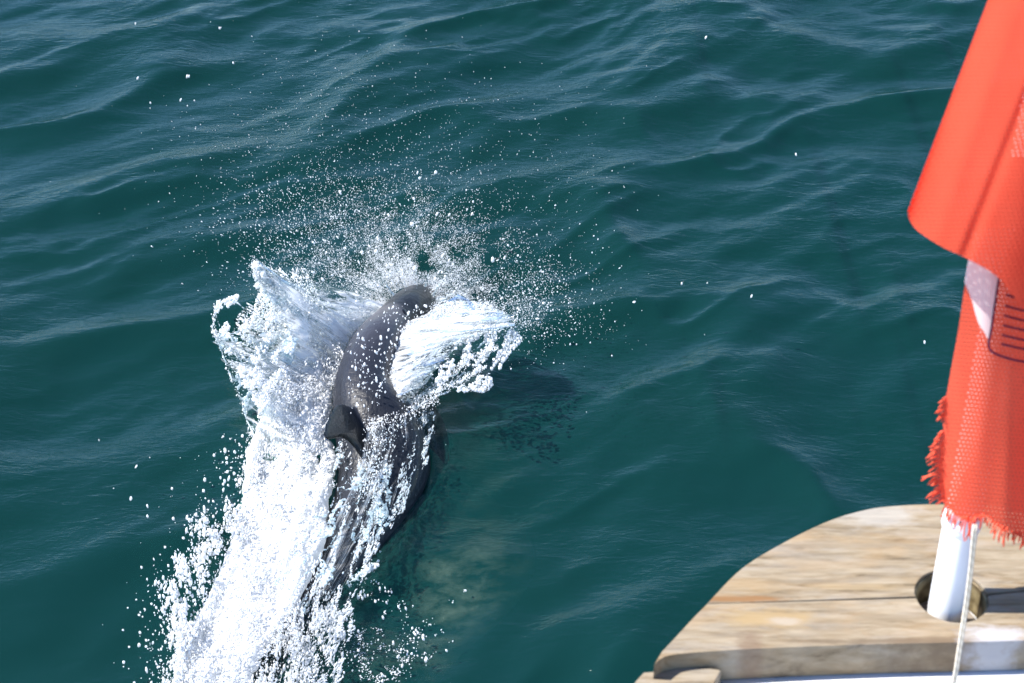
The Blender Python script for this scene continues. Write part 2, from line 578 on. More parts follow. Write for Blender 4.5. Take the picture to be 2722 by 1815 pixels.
def low_y(px, py):
    """distance of the lower layer: it lies over the pole, with long soft folds"""
    ax = 2522 + (1610 - py) * 0.185            # where the pole is behind it
    d = (px - ax) / 60.0
    over = 0.0115 * np.exp(-d * d * 0.55)
    f1 = 0.016 * np.sin((px - 2480 - (1400 - py) * 0.17) / 52.0 + 0.6) * sstep(2600, 2700, px)
    f2 = 0.010 * sstep(0, 1, (2560 - px) / 60.0)
    f3 = 0.006 * (fbm(px / 130.0, py / 330.0, 2, 7) - 0.5)
    lean = -0.034 * sstep(2490, 2665, px) + 0.024 * sstep(2665, 2790, px)
    return FY + 0.022 + lean - over * 0.6 + f1 * 0.7 + f2 + f3

def make_flag():
    mat = cloth('red_knitted_cloth')
    root = link('flag', None, label='frayed red knitted flag with a white and blue emblem drooping over the white pole', category='flag')
    root.location = (0, 0, 0)
    # lower layer
    nr, nc = 150, 110
    v = np.linspace(0, 1, nr)[:, None]
    u = np.linspace(0, 1, nc)[None, :]
    top_py, top_l = 420.0, 2640.0
    R = 3060.0
    # rows follow the left edge, the last rows follow the frayed bottom
    left_py = top_py + (1322 - top_py) * v
    left_px = lerp_table(LOW_L, left_py)
    px = left_px + (R - left_px) * u ** 1.15
    bot = low_bottom(px)
    py = top_py + (bot - top_py) * v
    jag = 7.0 * (fbm(px / 9.0, py / 400.0, 2, 21) - 0.5) * sstep(0.97, 1, v) * 2
    py = py + jag
    jl = (fbm(py / 12.0, px * 0 + 3, 2, 22) - 0.5) * 12 * sstep(1040, 1070, py) * (1 - u) ** 20
    px = px + jl
    Y = low_y(px, py)
    V = PY(px, py, Y).reshape(-1, 3)
    me = mesh_np('hanging_end', V, grid_faces(nr, nc)[:, ::-1], mat)
    sh = 1 / 11.0
    U = np.stack([((px - 0.0) + 0.18 * py) * sh, (py - 0.1 * px) * sh], -1).reshape(-1, 2)
    uvgrid(me, U)
    link('hanging_end', me, root)
    # fringe threads, each one its own piece
    fm = cloth('red_thread', False)
    rr = np.random.default_rng(3)
    edge = []
    for py_ in np.arange(1056, 1330, 6.5):
        edge.append((lerp_table(LOW_L, py_), py_, 'L'))
    for px_ in np.arange(2512, 2760, 6.2):
        edge.append((px_, float(low_bottom(px_)), 'B'))
    env = [(1050, 10), (1062, 24), (1100, 24), (1118, 3), (1140, 6), (1158, 30), (1165, 34), (1200, 38), (1252, 44), (1270, 36), (1298, 42), (1330, 22)]
    for (x, y, s) in edge:
        if s == 'L':
            L = float(lerp_table(env, y)) * rr.uniform(0.45, 1.2)
            dx, dy = -L, rr.uniform(0.1, 0.45) * L
        else:
            L = rr.uniform(9, 36) * (1.6 if 2562 < x < 2590 else 1.0)
            dx, dy = rr.uniform(-0.45, -0.1) * L, L
        if L < 6:
            continue
        kk = rr.uniform(-0.3, 0.3)
        pts = []
        y0 = low_y(x, y)
        for t in np.linspace(-0.35, 1, 6):
            qx = x + dx * t + kk * dy * t * (1 - t) * 2
            qy = y + dy * t + (kk * abs(dx) + 5) * t * t
            pts.append(PY(qx, qy, y0 - 0.001 + rr.uniform(-0.003, 0.003) * t))
        V, q = tube(pts, np.array([1, 1, 1, 1.05, 1.15, 0.5]) * rr.uniform(0.0006, 0.0011), 5)
        link('thread', mesh_np('thread', V, q, THREAD, True), root)
    # upper layer: a big fold whose left edge turns back in a round roll
    low = smooth_path([(2413, 560), (2416, 580), (2432, 606), (2462, 630), (2510, 659), (2576, 690), (2655, 739), (2722, 823), (2800, 900), (2930, 1010), (3060, 1080)], 120)
    nr, nc = 120, 150
    s = np.linspace(0, 1, nc)
    bx = np.interp(s ** 0.9, np.linspace(0, 1, 120), low[:, 0])
    by = np.interp(s ** 0.9, np.linspace(0, 1, 120), low[:, 1])
    tx = 2790 + (3260 - 2790) * s ** 0.9
    ty = np.full(nc, -430.0)
    v = np.linspace(0, 1, nr)[:, None]
    px = tx + (bx - tx) * v
    py = ty + (by - ty) * v
    dl = px - px[:, :1]                      # pixels from the rolled edge
    wid = 95 + 0 * v
    roll = sstep(0, 1, dl / wid)
    Yu = FY - 0.012 + 0.030 * (1 - roll) ** 1.6 - 0.062 * sstep(-60, 330, dl) + 0.03 * sstep(330, 520, dl)
    # soft folds of the part in front
    Yu = Yu - 0.004 * np.sin((dl - 120) / 85.0 + 1.1 * v) * sstep(60, 160, dl)
    Yu = Yu + 0.004 * (fbm(px / 90, py / 260, 2, 31) - 0.5)
    # a crease runs down the middle
    cr = dl - (150 + 60 * (1 - v))
    Yu = Yu + 0.004 * np.exp(-(cr / 14.0) ** 2) * sstep(0.1, 0.4, v)
    V1 = PY(px, py, Yu)
    # the turned-back side
    nb = 40
    t = np.linspace(0.02, 1, nb)[None, :]
    ang = np.minimum(t * 3.0, 1.0) * math.pi / 2
    bpx = px[:, :1] + 4 * 0 + 70 * t ** 1.5
    bpy = py[:, :1] + (low_interp(low, bpx) - py[:, :1] - 0) * 0
    frac = v
    bpy_bot = low_interp(low, bx[0] + 70 * t ** 1.5) - 3
    bpy = ty[0] + (bpy_bot - ty[0]) * frac
    bY = Yu[:, :1] + 0.002 + 0.012 * np.sqrt(t)
    V2 = PY(bpx, bpy, bY)
    V = np.concatenate([V2[:, ::-1], V1], 1)
    me = mesh_np('upper_fold', V.reshape(-1, 3), grid_faces(nr, nc + nb)[:, ::-1], mat)
    ux = np.concatenate([(-70 * t ** 1.5 + 0 * v)[:, ::-1], dl], 1)
    uy = np.concatenate([bpy[:, ::-1], py], 1)
    uvgrid(me, np.stack([ux / 11.0, uy / 11.0], -1).reshape(-1, 2))
    link('upper_fold', me, root)
    # the printed emblem on the hanging end
    wm = NT('white_print')
    d = wm.n('ShaderNodeBsdfDiffuse', ins={'Color': (0.96, 0.93, 0.94, 1)})
    tl = wm.n('ShaderNodeBsdfTranslucent', ins={'Color': (0.96, 0.90, 0.91, 1)})
    wm.done(wm.n('ShaderNodeMixShader', ins={0: 0.5, 1: d, 2: tl}))
    rows = np.linspace(600, 912, 70)[:, None]
    Lx = lerp_table([(600, 2598), (690, 2574), (750, 2563.5), (770, 2572), (800, 2584), (835, 2593), (860, 2601), (878, 2613), (900, 2626), (912, 2630)], rows)
    Rx = lerp_table([(600, 2700), (700, 2668), (750, 2655), (800, 2647), (850, 2640), (890, 2633), (912, 2631)], rows)
    uu = np.linspace(0, 1, 18)[None, :]
    x = Lx + (Rx - Lx) * uu
    y = rows + 0 * x
    V = PY(x, y, low_y(x, y) - 0.0016)
    link('white_emblem', mesh_np('white_emblem', V.reshape(-1, 3), grid_faces(70, 18)[:, ::-1], wm.m), root)
    bm_ = NT('blue_print')
    bd = bm_.n('ShaderNodeBsdfDiffuse', ins={'Color': (0.10, 0.045, 0.10, 1)})
    bt = bm_.n('ShaderNodeBsdfTranslucent', ins={'Color': (0.14, 0.05, 0.11, 1)})
    bm_.done(bm_.n('ShaderNodeMixShader', ins={0: 0.5, 1: bd, 2: bt}))
    def ribbon(name, pts, w, n=30):
        p = smooth_path(pts, n)
        d = np.gradient(p, axis=0)
        d /= np.linalg.norm(d, axis=1, keepdims=True)
        nn = np.stack([-d[:, 1], d[:, 0]], -1)
        a, b = p + nn * w / 2, p - nn * w / 2
        V = np.stack([PY(a[:, 0], a[:, 1], low_y(a[:, 0], a[:, 1]) - 0.0020), PY(b[:, 0], b[:, 1], low_y(b[:, 0], b[:, 1]) - 0.0020)], 1)
        link(name, mesh_np(name, V.reshape(-1, 3), grid_faces(n, 2), bm_.m), root)
    ribbon('blue_border', [(2658, 725), (2652, 760), (2643, 820), (2634, 880), (2628, 912), (2634, 932), (2655, 944), (2690, 955), (2722, 961), (2800, 972), (2900, 980)], 6, 60)
    for i, yy in enumerate((783, 812, 838, 864, 890, 914)):
        ribbon('blue_stripe', [(2674 - i * 2.5, yy), (2700 - i, yy + 8), (2740, yy + 17), (2800, yy + 26), (2880, yy + 32)], 5.5, 20)

def low_interp(low, x):
    return np.interp(x, low[:, 0], low[:, 1])

_t = NT('red_yarn')
_td = _t.n('ShaderNodeBsdfDiffuse', ins={'Color': (0.93, 0.18, 0.10, 1)})
_tt = _t.n('ShaderNodeBsdfTranslucent', ins={'Color': (0.93, 0.18, 0.10, 1)})
_t.done(_t.n('ShaderNodeMixShader', ins={0: 0.45, 1: _td, 2: _tt}))
THREAD = _t.m
make_flag()

def make_cord():
    m = NT('cream_cord')
    w = m.n('ShaderNodeTexWave', ins={'Scale': 60.0, 'Distortion': 1.0})
    w.bands_direction = 'DIAGONAL'
    m.set(w, 'Vector', m.coords())
    c = m.ramp(w.outputs[1], [(0.2, (0.50, 0.45, 0.36)), (0.7, (0.60, 0.55, 0.46))])
    m.done(m.n('ShaderNodeBsdfPrincipled', ins={'Base Color': c, 'Roughness': 0.8}))
    zdeck = DZ - TH
    a = PY(2592, 1395, FY - 0.012)
    b = D(2575, 1560, DZ + 0.075)
    c_ = D(2545, 1760, DZ + 0.004)
    d = D(2530, 1850, zdeck - 0.002)
    root = link('cord', None, label='thin cream doubled cord hanging in front of the white flagpole', category='cord')
    for k in (-1, 1):
        pts = smooth_path([a, b, c_, d], 24)
        off = np.array([0.0011 * k, 0, 0])
        V, q = tube(pts + off, 0.00125, 8)
        link('strand', mesh_np('strand', V, q, m.m), root)

make_cord()

# ------------------------------------------------------------------ the dolphin
def make_dolphin():
    # px, py, z of the middle line, half width in photo pixels, height / width
    st = [
        (1176, 762, -0.20, 8, 0.8), (1166, 766, -0.16, 15, 0.8), (1150, 776, -0.08, 24, 0.85), (1128, 796, 0.01, 46, 0.95),
        (1104, 814, 0.065, 58, 1.0), (1080, 836, 0.105, 62, 1.0), (1044, 868, 0.140, 60, 1.0), (1004, 912, 0.175, 66, 1.0),
        (978, 970, 0.175, 72, 1.0), (968, 1040, 0.15, 84, 1.02), (990, 1110, 0.11, 108, 1.0), (1016, 1190, 0.05, 124, 0.95),
        (1018, 1270, 0.005, 126, 0.93), (990, 1350, -0.025, 112, 0.97), (940, 1440, -0.035, 96, 1.0), (875, 1540, -0.05, 74, 1.1),
        (800, 1640, -0.07, 54, 1.3), (730, 1740, -0.055, 38, 1.5), (665, 1840, -0.05, 26, 1.6), (600, 1950, -0.06, 18, 1.2), (560, 2020, -0.07, 10, 0.8)]
    P = smooth_path(st, 90)
    ctr = PZ(P[:, 0], P[:, 1], P[:, 2])
    dist = np.linalg.norm(ctr - np.array([0, 0, CAM_Z]), axis=1)
    w = P[:, 3] * dist / F * 0.98
    h = w * P[:, 4]
    n, ns = len(P), 28
    V = []
    for i in range(n):
        d = Vector(ctr[min(i + 1, n - 1)] - ctr[max(i - 1, 0)]).normalized()
        side = d.cross(Vector((0.0, 0.0, 1))).normalized()
        up = side.cross(d).normalized()
        for k in range(ns):
            a = 2 * math.pi * k / ns
            V.append(Vector(ctr[i]) + side * math.cos(a) * w[i] + up * math.sin(a) * h[i])
    nb = len(V)
    V.append(Vector(ctr[0])); V.append(Vector(ctr[-1]))
    q = grid_faces(n, ns, wrap=True)
    t = [(nb, (k + 1) % ns, k) for k in range(ns)] + [(nb + 1, (n - 1) * ns + k, (n - 1) * ns + (k + 1) % ns) for k in range(ns)]
    V = [tuple(v) for v in V]
    faces = [tuple(int(a) for a in f) for f in q] + t
    # fins: outline from (px, py, z) points, lens-shaped thickness
    def fin(outline, thick, centre):
        o = smooth_path(outline, 44, closed=True)
        W = PZ(o[:, 0], o[:, 1], o[:, 2])
        c = W.mean(0) if centre is None else PZ(*centre)
        nr_ = Vector(np.zeros(3))
        for i in range(len(W)):
            nr_ += Vector(W[i] - c).cross(Vector(W[(i + 1) % len(W)] - c))
        nr_.normalize()
        b0 = len(V)
        rings = [0.0, 0.25, 0.5, 0.75, 0.93]
        L = len(W)
        for sgn in (1, -1):
            for r in rings:
                for p in W:
                    q_ = Vector(c + (p - c) * r) + nr_ * sgn * (thick * 0.5 * (1 - r * r) ** 0.5)
                    V.append(tuple(q_))
        for p in W:
            V.append(tuple(p))
        rimo = b0 + 10 * L
        for sgn in (0, 1):
            for ri in range(4):
                for k in range(L):
                    a = b0 + (sgn * 5 + ri) * L
                    f = (a + k, a + (k + 1) % L, a + L + (k + 1) % L, a + L + k)
                    faces.append(f if sgn == 0 else f[::-1])
            a = b0 + (sgn * 5 + 4) * L
            for k in range(L):
                f = (a + k, a + (k + 1) % L, rimo + (k + 1) % L, rimo + k)
                faces.append(f if sgn == 0 else f[::-1])
    A, B, T = PZ(942, 1082, 0.20), PZ(985, 1245, 0.13), PZ(860, 1160, 0.325)
    sh_ = [(0.0, 0.0), (-0.26, 0.42), (-0.20, 0.78), (-0.08, 0.95), (0.02, 1.0), (0.10, 0.90), (0.17, 0.68), (0.33, 0.44), (0.62, 0.22), (1.0, 0.0), (1.0, -0.3), (0.1, -0.3)]
    def to_px(p):
        # the fin is given by its own plane; fin() wants photo pixels at a height
        d = p - np.array([0, 0, CAM_Z])
        f_ = d[1] * cp - d[2] * sp
        return (1361 + F * d[0] / f_, 907.5 - F * (d[1] * sp + d[2] * cp) / f_, p[2])
    fin([to_px(A + a * (B - A) + b * (T - A)) for a, b in sh_], 0.022, to_px(A + 0.3 * (B - A) + 0.3 * (T - A)))
    # flippers, swept back under the surface
    fin([(1040, 1010, 0.06), (1110, 1040, -0.06), (1165, 1090, -0.13), (1195, 1170, -0.17), (1190, 1240, -0.19), (1160, 1210, -0.17),
         (1115, 1160, -0.12), (1060, 1110, -0.04)], 0.035, (1110, 1110, -0.09))
    fin([(930, 1000, 0.05), (850, 1050, -0.03), (790, 1130, -0.10), (770, 1200, -0.14), (800, 1200, -0.13), (860, 1150, -0.07), (930, 1100, 0.0)], 0.035, (870, 1090, -0.05))
    # flukes
    fin([(600, 1950, -0.06), (520, 1990, -0.08), (430, 2070, -0.09), (500, 2070, -0.08), (560, 2060, -0.07), (640, 2110, -0.08), (740, 2150, -0.09), (690, 2050, -0.08), (630, 1970, -0.07)], 0.025, (580, 2010, -0.07))
    me = bpy.data.meshes.new('dolphin')
    me.from_pydata(V, [], faces)
    me.update()
    o = link('dolphin', me, label='sleek dark grey dolphin diving forward through white splash with its fin raised', category='dolphin')
    md = o.modifiers.new('r', 'REMESH')
    md.mode = 'VOXEL'
    md.voxel_size = 0.006
    md.use_smooth_shade = True
    sm = o.modifiers.new('s', 'SMOOTH')
    sm.factor = 0.5
    sm.iterations = 5
    me = freeze(o)
    # skin
    m = NT('wet_dolphin_skin')
    c0 = m.coords()
    n1 = m.noise(m.coords(scale=(1, 1, 1)), 7, 4, 0.6, 0.6)
    n2 = m.noise(m.coords(scale=(26, 5, 8), rot=(0, 0, -0.35)), 2, 5, 0.65)
    # distance back along the body from the head
    hd = PZ(1090, 826, 0.12); tl = PZ(665, 1840, -0.05)
    ax = Vector(tl - hd); LEN = ax.length; ax.normalize()
    dot = m.n('ShaderNodeVectorMath', operation='DOT_PRODUCT')
    sub = m.n('ShaderNodeVectorMath', operation='SUBTRACT')
    m.set(sub, 0, c0); sub.inputs[1].default_value = tuple(hd)
    m.set(dot, 0, sub.outputs[0]); dot.inputs[1].default_value = tuple(ax)
    sdist = m.math('ADD', m.math('DIVIDE', dot.outputs['Value'], LEN), m.math('MULTIPLY', m.math('SUBTRACT', n1, 0.5), 0.16))
    base = m.ramp(sdist, [(0.0, (0.006, 0.005, 0.0055)), (0.04, (0.010, 0.009, 0.0095)), (0.08, (0.088, 0.083, 0.090)), (0.17, (0.046, 0.047, 0.060)), (0.26, (0.020, 0.022, 0.031)),
                          (0.36, (0.014, 0.016, 0.022)), (0.75, (0.011, 0.013, 0.018)), (1.0, (0.05, 0.045, 0.055))])
    base = m.mix(m.math('MULTIPLY', m.ramp(n2, [(0.4, 0.0), (0.7, 1.0)]), 0.22), base, (0.032, 0.032, 0.042))
    # the dorsal fin is nearly black
    fp = PZ(905, 1170, 0.24)
    sb = m.n('ShaderNodeVectorMath', operation='SUBTRACT'); m.set(sb, 0, c0); sb.inputs[1].default_value = tuple(fp)
    ln = m.n('ShaderNodeVectorMath', operation='LENGTH'); m.set(ln, 0, sb.outputs[0])
    base = m.mix(m.ramp(ln.outputs['Value'], [(0.10, 1.0), (0.17, 0.0)]), base, (0.0035, 0.005, 0.006))
    b = m.n('ShaderNodeBump', ins={'Strength': 0.5, 'Distance': 0.006, 'Height': m.math('ADD', n2, m.noise(m.coords(), 55, 3, 0.6))})
    m.done(m.n('ShaderNodeBsdfPrincipled', ins={'Base Color': base, 'Roughness': 0.38, 'Normal': b, 'Specular IOR Level': 0.22, 'Coat Weight': 0.25, 'Coat Roughness': 0.06}))
    me.materials.clear()
    me.materials.append(m.m)
    # blowhole and eyes
    dk = NT('blowhole_black')
    dk.done(dk.n('ShaderNodeBsdfPrincipled', ins={'Base Color': (0.008, 0.006, 0.006, 1), 'Roughness': 0.15}))
    from mathutils.bvhtree import BVHTree
    bv = BVHTree.FromObject(o, bpy.context.evaluated_depsgraph_get())
    def on_skin(px, py):
        d = Vector([float(a) for a in ray(px, py)]).normalized()
        return bv.ray_cast(Vector((0, 0, CAM_Z)), d)
    def blob(name, px, py, rx, ry, rz, sink):
        loc, nor, _, _ = on_skin(px, py)
        if loc is None:
            return
        bm = bmesh.new()
        bmesh.ops.create_uvsphere(bm, u_segments=16, v_segments=10, radius=1.0)
        bmesh.ops.scale(bm, vec=(rx, ry, rz), verts=bm.verts)
        me_ = bpy.data.meshes.new(name)
        bm.to_mesh(me_); bm.free()
        for f in me_.polygons:
            f.use_smooth = True
        me_.materials.append(dk.m)
        ob = link(name, me_, o)
        ob.rotation_euler = nor.to_track_quat('Z', 'Y').to_euler()
        ob.location = loc - nor * sink
    blob('blowhole', 1076, 828, 0.020, 0.012, 0.006, 0.003)
    blob('eye', 1132, 846, 0.008, 0.006, 0.005, 0.002)
    return o, bv

dolphin, DBVH = make_dolphin()

# ------------------------------------------------------------------ white water
def white_mat(name, tr=0.35, base=(0.86, 0.90, 0.94), rough=0.2, clear=0.0, thin=0.0):
    m = NT(name)
    p = m.n('ShaderNodeBsdfPrincipled', ins={'Base Color': (*base, 1), 'Roughness': rough, 'IOR': 1.333, 'Specular IOR Level': 0.6})
    t = m.n('ShaderNodeBsdfTranslucent', ins={'Color': (*base, 1)})
    s = m.n('ShaderNodeMixShader', ins={0: tr, 1: p, 2: t})
    if thin:
        s = m.n('ShaderNodeMixShader', ins={0: thin, 1: s, 2: m.n('ShaderNodeBsdfTransparent')})
    if clear:
        c = m.n('ShaderNodeBsdfTransparent', ins={'Color': (0.80, 0.93, 0.94, 1)})
        gl = m.n('ShaderNodeBsdfGlossy', ins={'Roughness': 0.05})
        fr = m.n('ShaderNodeFresnel', ins={'IOR': 1.333})
        nz = m.noise(m.coords(scale=(30, 14, 20)), 2.0, 4, 0.7)
        f = m.ramp(nz, [(0.42, min(1.0, clear * 1.6)), (0.62, clear * 0.25)])
        g2 = m.n('ShaderNodeMixShader', ins={0: m.math('ADD', fr, 0.12), 1: c, 2: gl})
        s = m.n('ShaderNodeMixShader', ins={0: f, 1: s, 2: g2})
    return m.done(s)

M_DROP = white_mat('spray_water', 0.5, (0.93, 0.95, 0.97))
M_MIST = white_mat('mist_water', 0.5, (0.93, 0.95, 0.97), 0.2, 0.0, 0.5)
M_FOAM = white_mat('foam_water', 0.5, (0.95, 0.96, 0.97), 0.5)
M_LIG = white_mat('thrown_water', 0.4, (0.82, 0.89, 0.95), 0.12, 0.55)

_bm = bmesh.new()
bmesh.ops.create_icosphere(_bm, subdivisions=1, radius=1.0)
ICO_V = np.array([v.co[:] for v in _bm.verts])
ICO_F = np.array([[v.index for v in f.verts] for f in _bm.faces])
_bm.free()
OCT_V = np.array([[1, 0, 0], [-1, 0, 0], [0, 1, 0], [0, -1, 0], [0, 0, 1], [0, 0, -1.0]])
OCT_F = np.array([[0, 2, 4], [2, 1, 4], [1, 3, 4], [3, 0, 4], [2, 0, 5], [1, 2, 5], [3, 1, 5], [0, 3, 5]])

def drops_mesh(name, C, R, mat, stretch=None, dirs=None, **props):
    """every drop a small closed body, lengthened along its flight"""
    n = len(C)
    if dirs is None:
        dirs = np.tile(np.array([0.0, 0.25, 1.0]), (n, 1))
    dirs = dirs / np.linalg.norm(dirs, axis=1, keepdims=True)
    if stretch is None:
        stretch = RNG.uniform(1.0, 1.8, n)
    Vs, Fs, off = [], [], 0
    for sel, SV, SF in ((R < 0.0032, OCT_V, OCT_F), (R >= 0.0032, ICO_V, ICO_F)):
        c, r_, d, st = C[sel], R[sel], dirs[sel], stretch[sel]
        k = len(c)
        # wobble so that no drop is a perfect ball
        wob = 1 + RNG.uniform(-0.25, 0.25, (k, len(SV)))
        L = SV[None] * wob[..., None] * r_[:, None, None]
        along = np.einsum('nvk,nk->nv', L, d)
        L = L + along[..., None] * d[:, None, :] * (st[:, None, None] - 1)
        Vs.append((c[:, None, :] + L).reshape(-1, 3))
        Fs.append((SF[None] + off + (np.arange(k) * len(SV))[:, None, None]).reshape(-1, 3))
        off += k * len(SV)
    return link(name, mesh_np(name, np.vstack(Vs), np.vstack(Fs), mat), **props)

def in_poly(x, y, poly):
    poly = np.array(poly, float)
    ins = np.zeros(len(x), bool)
    j = len(poly) - 1
    for i in range(len(poly)):
        xi, yi = poly[i]; xj, yj = poly[j]
        c = ((yi > y) != (yj > y)) & (x < (xj - xi) * (y - yi) / (yj - yi + 1e-9) + xi)
        ins ^= c
        j = i
    return ins

def poly_pts(poly, n, clump=None, fs=(50, 50), rot=0.0, thr=(0.35, 0.6), seed=0):
    poly = np.array(poly, float)
    lo, hi = poly.min(0), poly.max(0)
    out = []
    tot = 0
    while tot < n:
        p = lo + RNG.random((n * 3, 2)) * (hi - lo)
        p = p[in_poly(p[:, 0], p[:, 1], poly)]
        if clump:
            c, s = math.cos(rot), math.sin(rot)
            a, b = p[:, 0] * c + p[:, 1] * s, -p[:, 0] * s + p[:, 1] * c
            w = sstep(thr[0], thr[1], fbm(a / fs[0], b / fs[1], 3, seed))
            p = p[RNG.random(len(p)) < (1 - clump) + clump * w]
        out.append(p)
        tot += len(p)
    return np.vstack(out)[:n]

def stroke(pts, n, soft=1.0, taper=True):
    """points along a pixel path given as (px, py, z, half width px)"""
    P = smooth_path(pts, 200)
    i = RNG.integers(0, 200, n)
    q = P[i].copy()
    r = RNG.normal(size=(n, 2)) * 0.5
    q[:, :2] += r * np.abs(q[:, 3:4]) * soft
    return q

# ---- liquid sheets, ropes and lumps: points grown into one skin
LP, LR = [], []
def rope(pts, r0, r1, n=90, wob=5, zw=0.01, beads=0.35, seed=None):
    """pts (px, py, z); r in metres"""
    P = smooth_path(pts, n)
    t = np.linspace(0, 1, n)
    sd_ = int(RNG.integers(0, 9999)) if seed is None else seed
    P[:, 0] += wob * 2 * (fbm(t * 9, t * 0 + 1, 3, sd_) - 0.5) * 2
    P[:, 1] += wob * 2 * (fbm(t * 9, t * 0 + 5, 3, sd_ + 3) - 0.5) * 2
    P[:, 2] += zw * 2 * (fbm(t * 7, t * 0 + 9, 3, sd_ + 5) - 0.5)
    r = 0.78 * (r0 + (r1 - r0) * t) * (1 + beads * 2 * (fbm(t * n / 7, t * 0, 2, sd_ + 8) - 0.5) * 1.6)
    LP.append(PZ(P[:, 0], P[:, 1], P[:, 2])); LR.append(np.maximum(r, 0.0022))

# left crown
rope([(578, 806, 0.30), (568, 850, 0.29), (566, 880, 0.27), (590, 930, 0.24), (612, 985, 0.20), (632, 1040, 0.15), (650, 1090, 0.11), (668, 1150, 0.07), (686, 1210, 0.03)], 0.0045, 0.0065, 160, 4)
rope([(566, 880, 0.27), (600, 915, 0.24), (640, 955, 0.21), (685, 1005, 0.16), (720, 1060, 0.11), (760, 1110, 0.07)], 0.0060, 0.0085, 140, 5)
rope([(572, 812, 0.30), (576, 856, 0.29), (590, 879, 0.28), (625, 884, 0.27), (648, 862, 0.27), (654, 832, 0.28), (640, 812, 0.29), (612, 792, 0.31)], 0.0036, 0.0046, 120, 3)
rope([(640, 885, 0.26), (670, 900, 0.25), (700, 915, 0.23), (745, 905, 0.22), (770, 880, 0.2)], 0.0055, 0.008, 90, 8)
rope([(650, 880, 0.26), (690, 860, 0.25), (712, 800, 0.26), (702, 770, 0.28)], 0.004, 0.007, 70, 6)
rope([(590, 905, 0.25), (640, 925, 0.24), (690, 950, 0.22), (690, 920, 0.22)], 0.004, 0.006, 70, 6)
rope([(606, 905, 0.25), (640, 942, 0.23), (668, 962, 0.22), (700, 945, 0.22), (735, 960, 0.2)], 0.004, 0.007, 70, 6)
rope([(612, 960, 0.22), (640, 1000, 0.19), (668, 1040, 0.15), (690, 1100, 0.10)], 0.003, 0.005, 70, 5)
rope([(680, 706, 0.38), (700, 728, 0.36), (735, 755, 0.32), (780, 790, 0.26), (830, 820, 0.2)], 0.007, 0.03, 120, 6, beads=0.5)
rope([(690, 735, 0.36), (715, 770, 0.32), (750, 800, 0.27), (800, 830, 0.2)], 0.006, 0.02, 90, 8, beads=0.5)
# right sheet edges and threads
rope([(1345, 855, 0.30), (1300, 880, 0.27), (1250, 895, 0.24), (1200, 925, 0.20), (1165, 965, 0.17), (1120, 1020, 0.12), (1070, 1070, 0.09)], 0.006, 0.008, 140, 5)
rope([(1322, 922, 0.30), (1290, 945, 0.27), (1250, 955, 0.24), (1215, 985, 0.2), (1150, 1030, 0.15), (1080, 1075, 0.11), (1020, 1120, 0.09)], 0.004, 0.0075, 140, 5)
rope([(1288, 975, 0.28), (1255, 985, 0.26), (1230, 1000, 0.24), (1180, 1035, 0.2), (1120, 1055, 0.15), (1060, 1080, 0.12), (1010, 1130, 0.09)], 0.004, 0.0085, 140, 5)
rope([(1262, 1036, 0.25), (1235, 1028, 0.24), (1200, 1035, 0.21), (1150, 1060, 0.18), (1090, 1085, 0.14), (1030, 1135, 0.09)], 0.004, 0.008, 120, 4)
rope([(1135, 1112, 0.12), (1100, 1115, 0.12), (1065, 1135, 0.1), (1045, 1165, 0.08), (1030, 1190, 0.07)], 0.004, 0.005, 80, 3)
rope([(1170, 990, 0.2), (1185, 960, 0.22), (1200, 930, 0.23), (1235, 915, 0.24), (1260, 930, 0.24), (1280, 905, 0.25)], 0.003, 0.005, 80, 6)
# spikes above the head
for (x, y, dx, dy) in ((1110, 790, -8, -70), (1120, 790, 25, -85), (1090, 790, -25, -60), (1140, 795, 40, -50), (1060, 800, -45, -55), (1165, 800, 60, -25), (1105, 790, 6, -45)):
    rope([(x, y, 0.08), (x + dx * 0.5, y + dy * 0.5, 0.14), (x + dx, y + dy, 0.2)], 0.011, 0.0022, 40, 3)
# threads running over the back and down the flank
for k in range(30):          # thin films sliding down the right flank
    x0 = RNG.uniform(1030, 1135); y0 = RNG.uniform(1080, 1260)
    L = RNG.uniform(70, 200)
    rope([(x0, y0, 0.13), (x0 - 0.05 * L, y0 + 0.5 * L, 0.10), (x0 - RNG.uniform(0.1, 0.35) * L, y0 + L, 0.06)], 0.0026, 0.0022, 60, 6, beads=0.7)
for k in range(30):
    y0 = RNG.uniform(1120, 1400); x0 = RNG.uniform(900, 1100 - (y0 - 1120) * 0.45)
    L = RNG.uniform(60, 190)
    rope([(x0, y0, 0.14), (x0 - 0.15 * L, y0 + 0.5 * L, 0.12), (x0 - RNG.uniform(0.2, 0.5) * L, y0 + L, 0.09)], 0.0035, 0.0028, 60, 7, beads=0.6)
rope([(872, 1620, 0.03), (880, 1680, 0.03), (888, 1740, 0.03), (884, 1815, 0.03), (880, 1880, 0.02)], 0.0055, 0.005, 90, 4)

for k in range(12):          # cross ripples over the flank
    y0 = 1290 + k * 24 + RNG.uniform(-8, 8); x0 = 1020 - k * 15
    rope([(x0 + 10, y0 - 40, 0.10), (x0 - 35, y0 - 14, 0.13), (x0 - 90, y0, 0.13), (x0 - 140, y0 + 14, 0.1)], 0.0032, 0.0045, 60, 9, beads=0.7)

# thin torn sheets between the ropes
def sheet(poly, n, z_of, r, thr, fs, rot, seed):
    p = poly_pts(poly, n, 1.0, fs, rot, thr, seed)
    z = z_of(p[:, 0], p[:, 1])
    LP.append(PZ(p[:, 0], p[:, 1], z)); LR.append(RNG.uniform(r * 0.7, r * 1.2, len(p)))

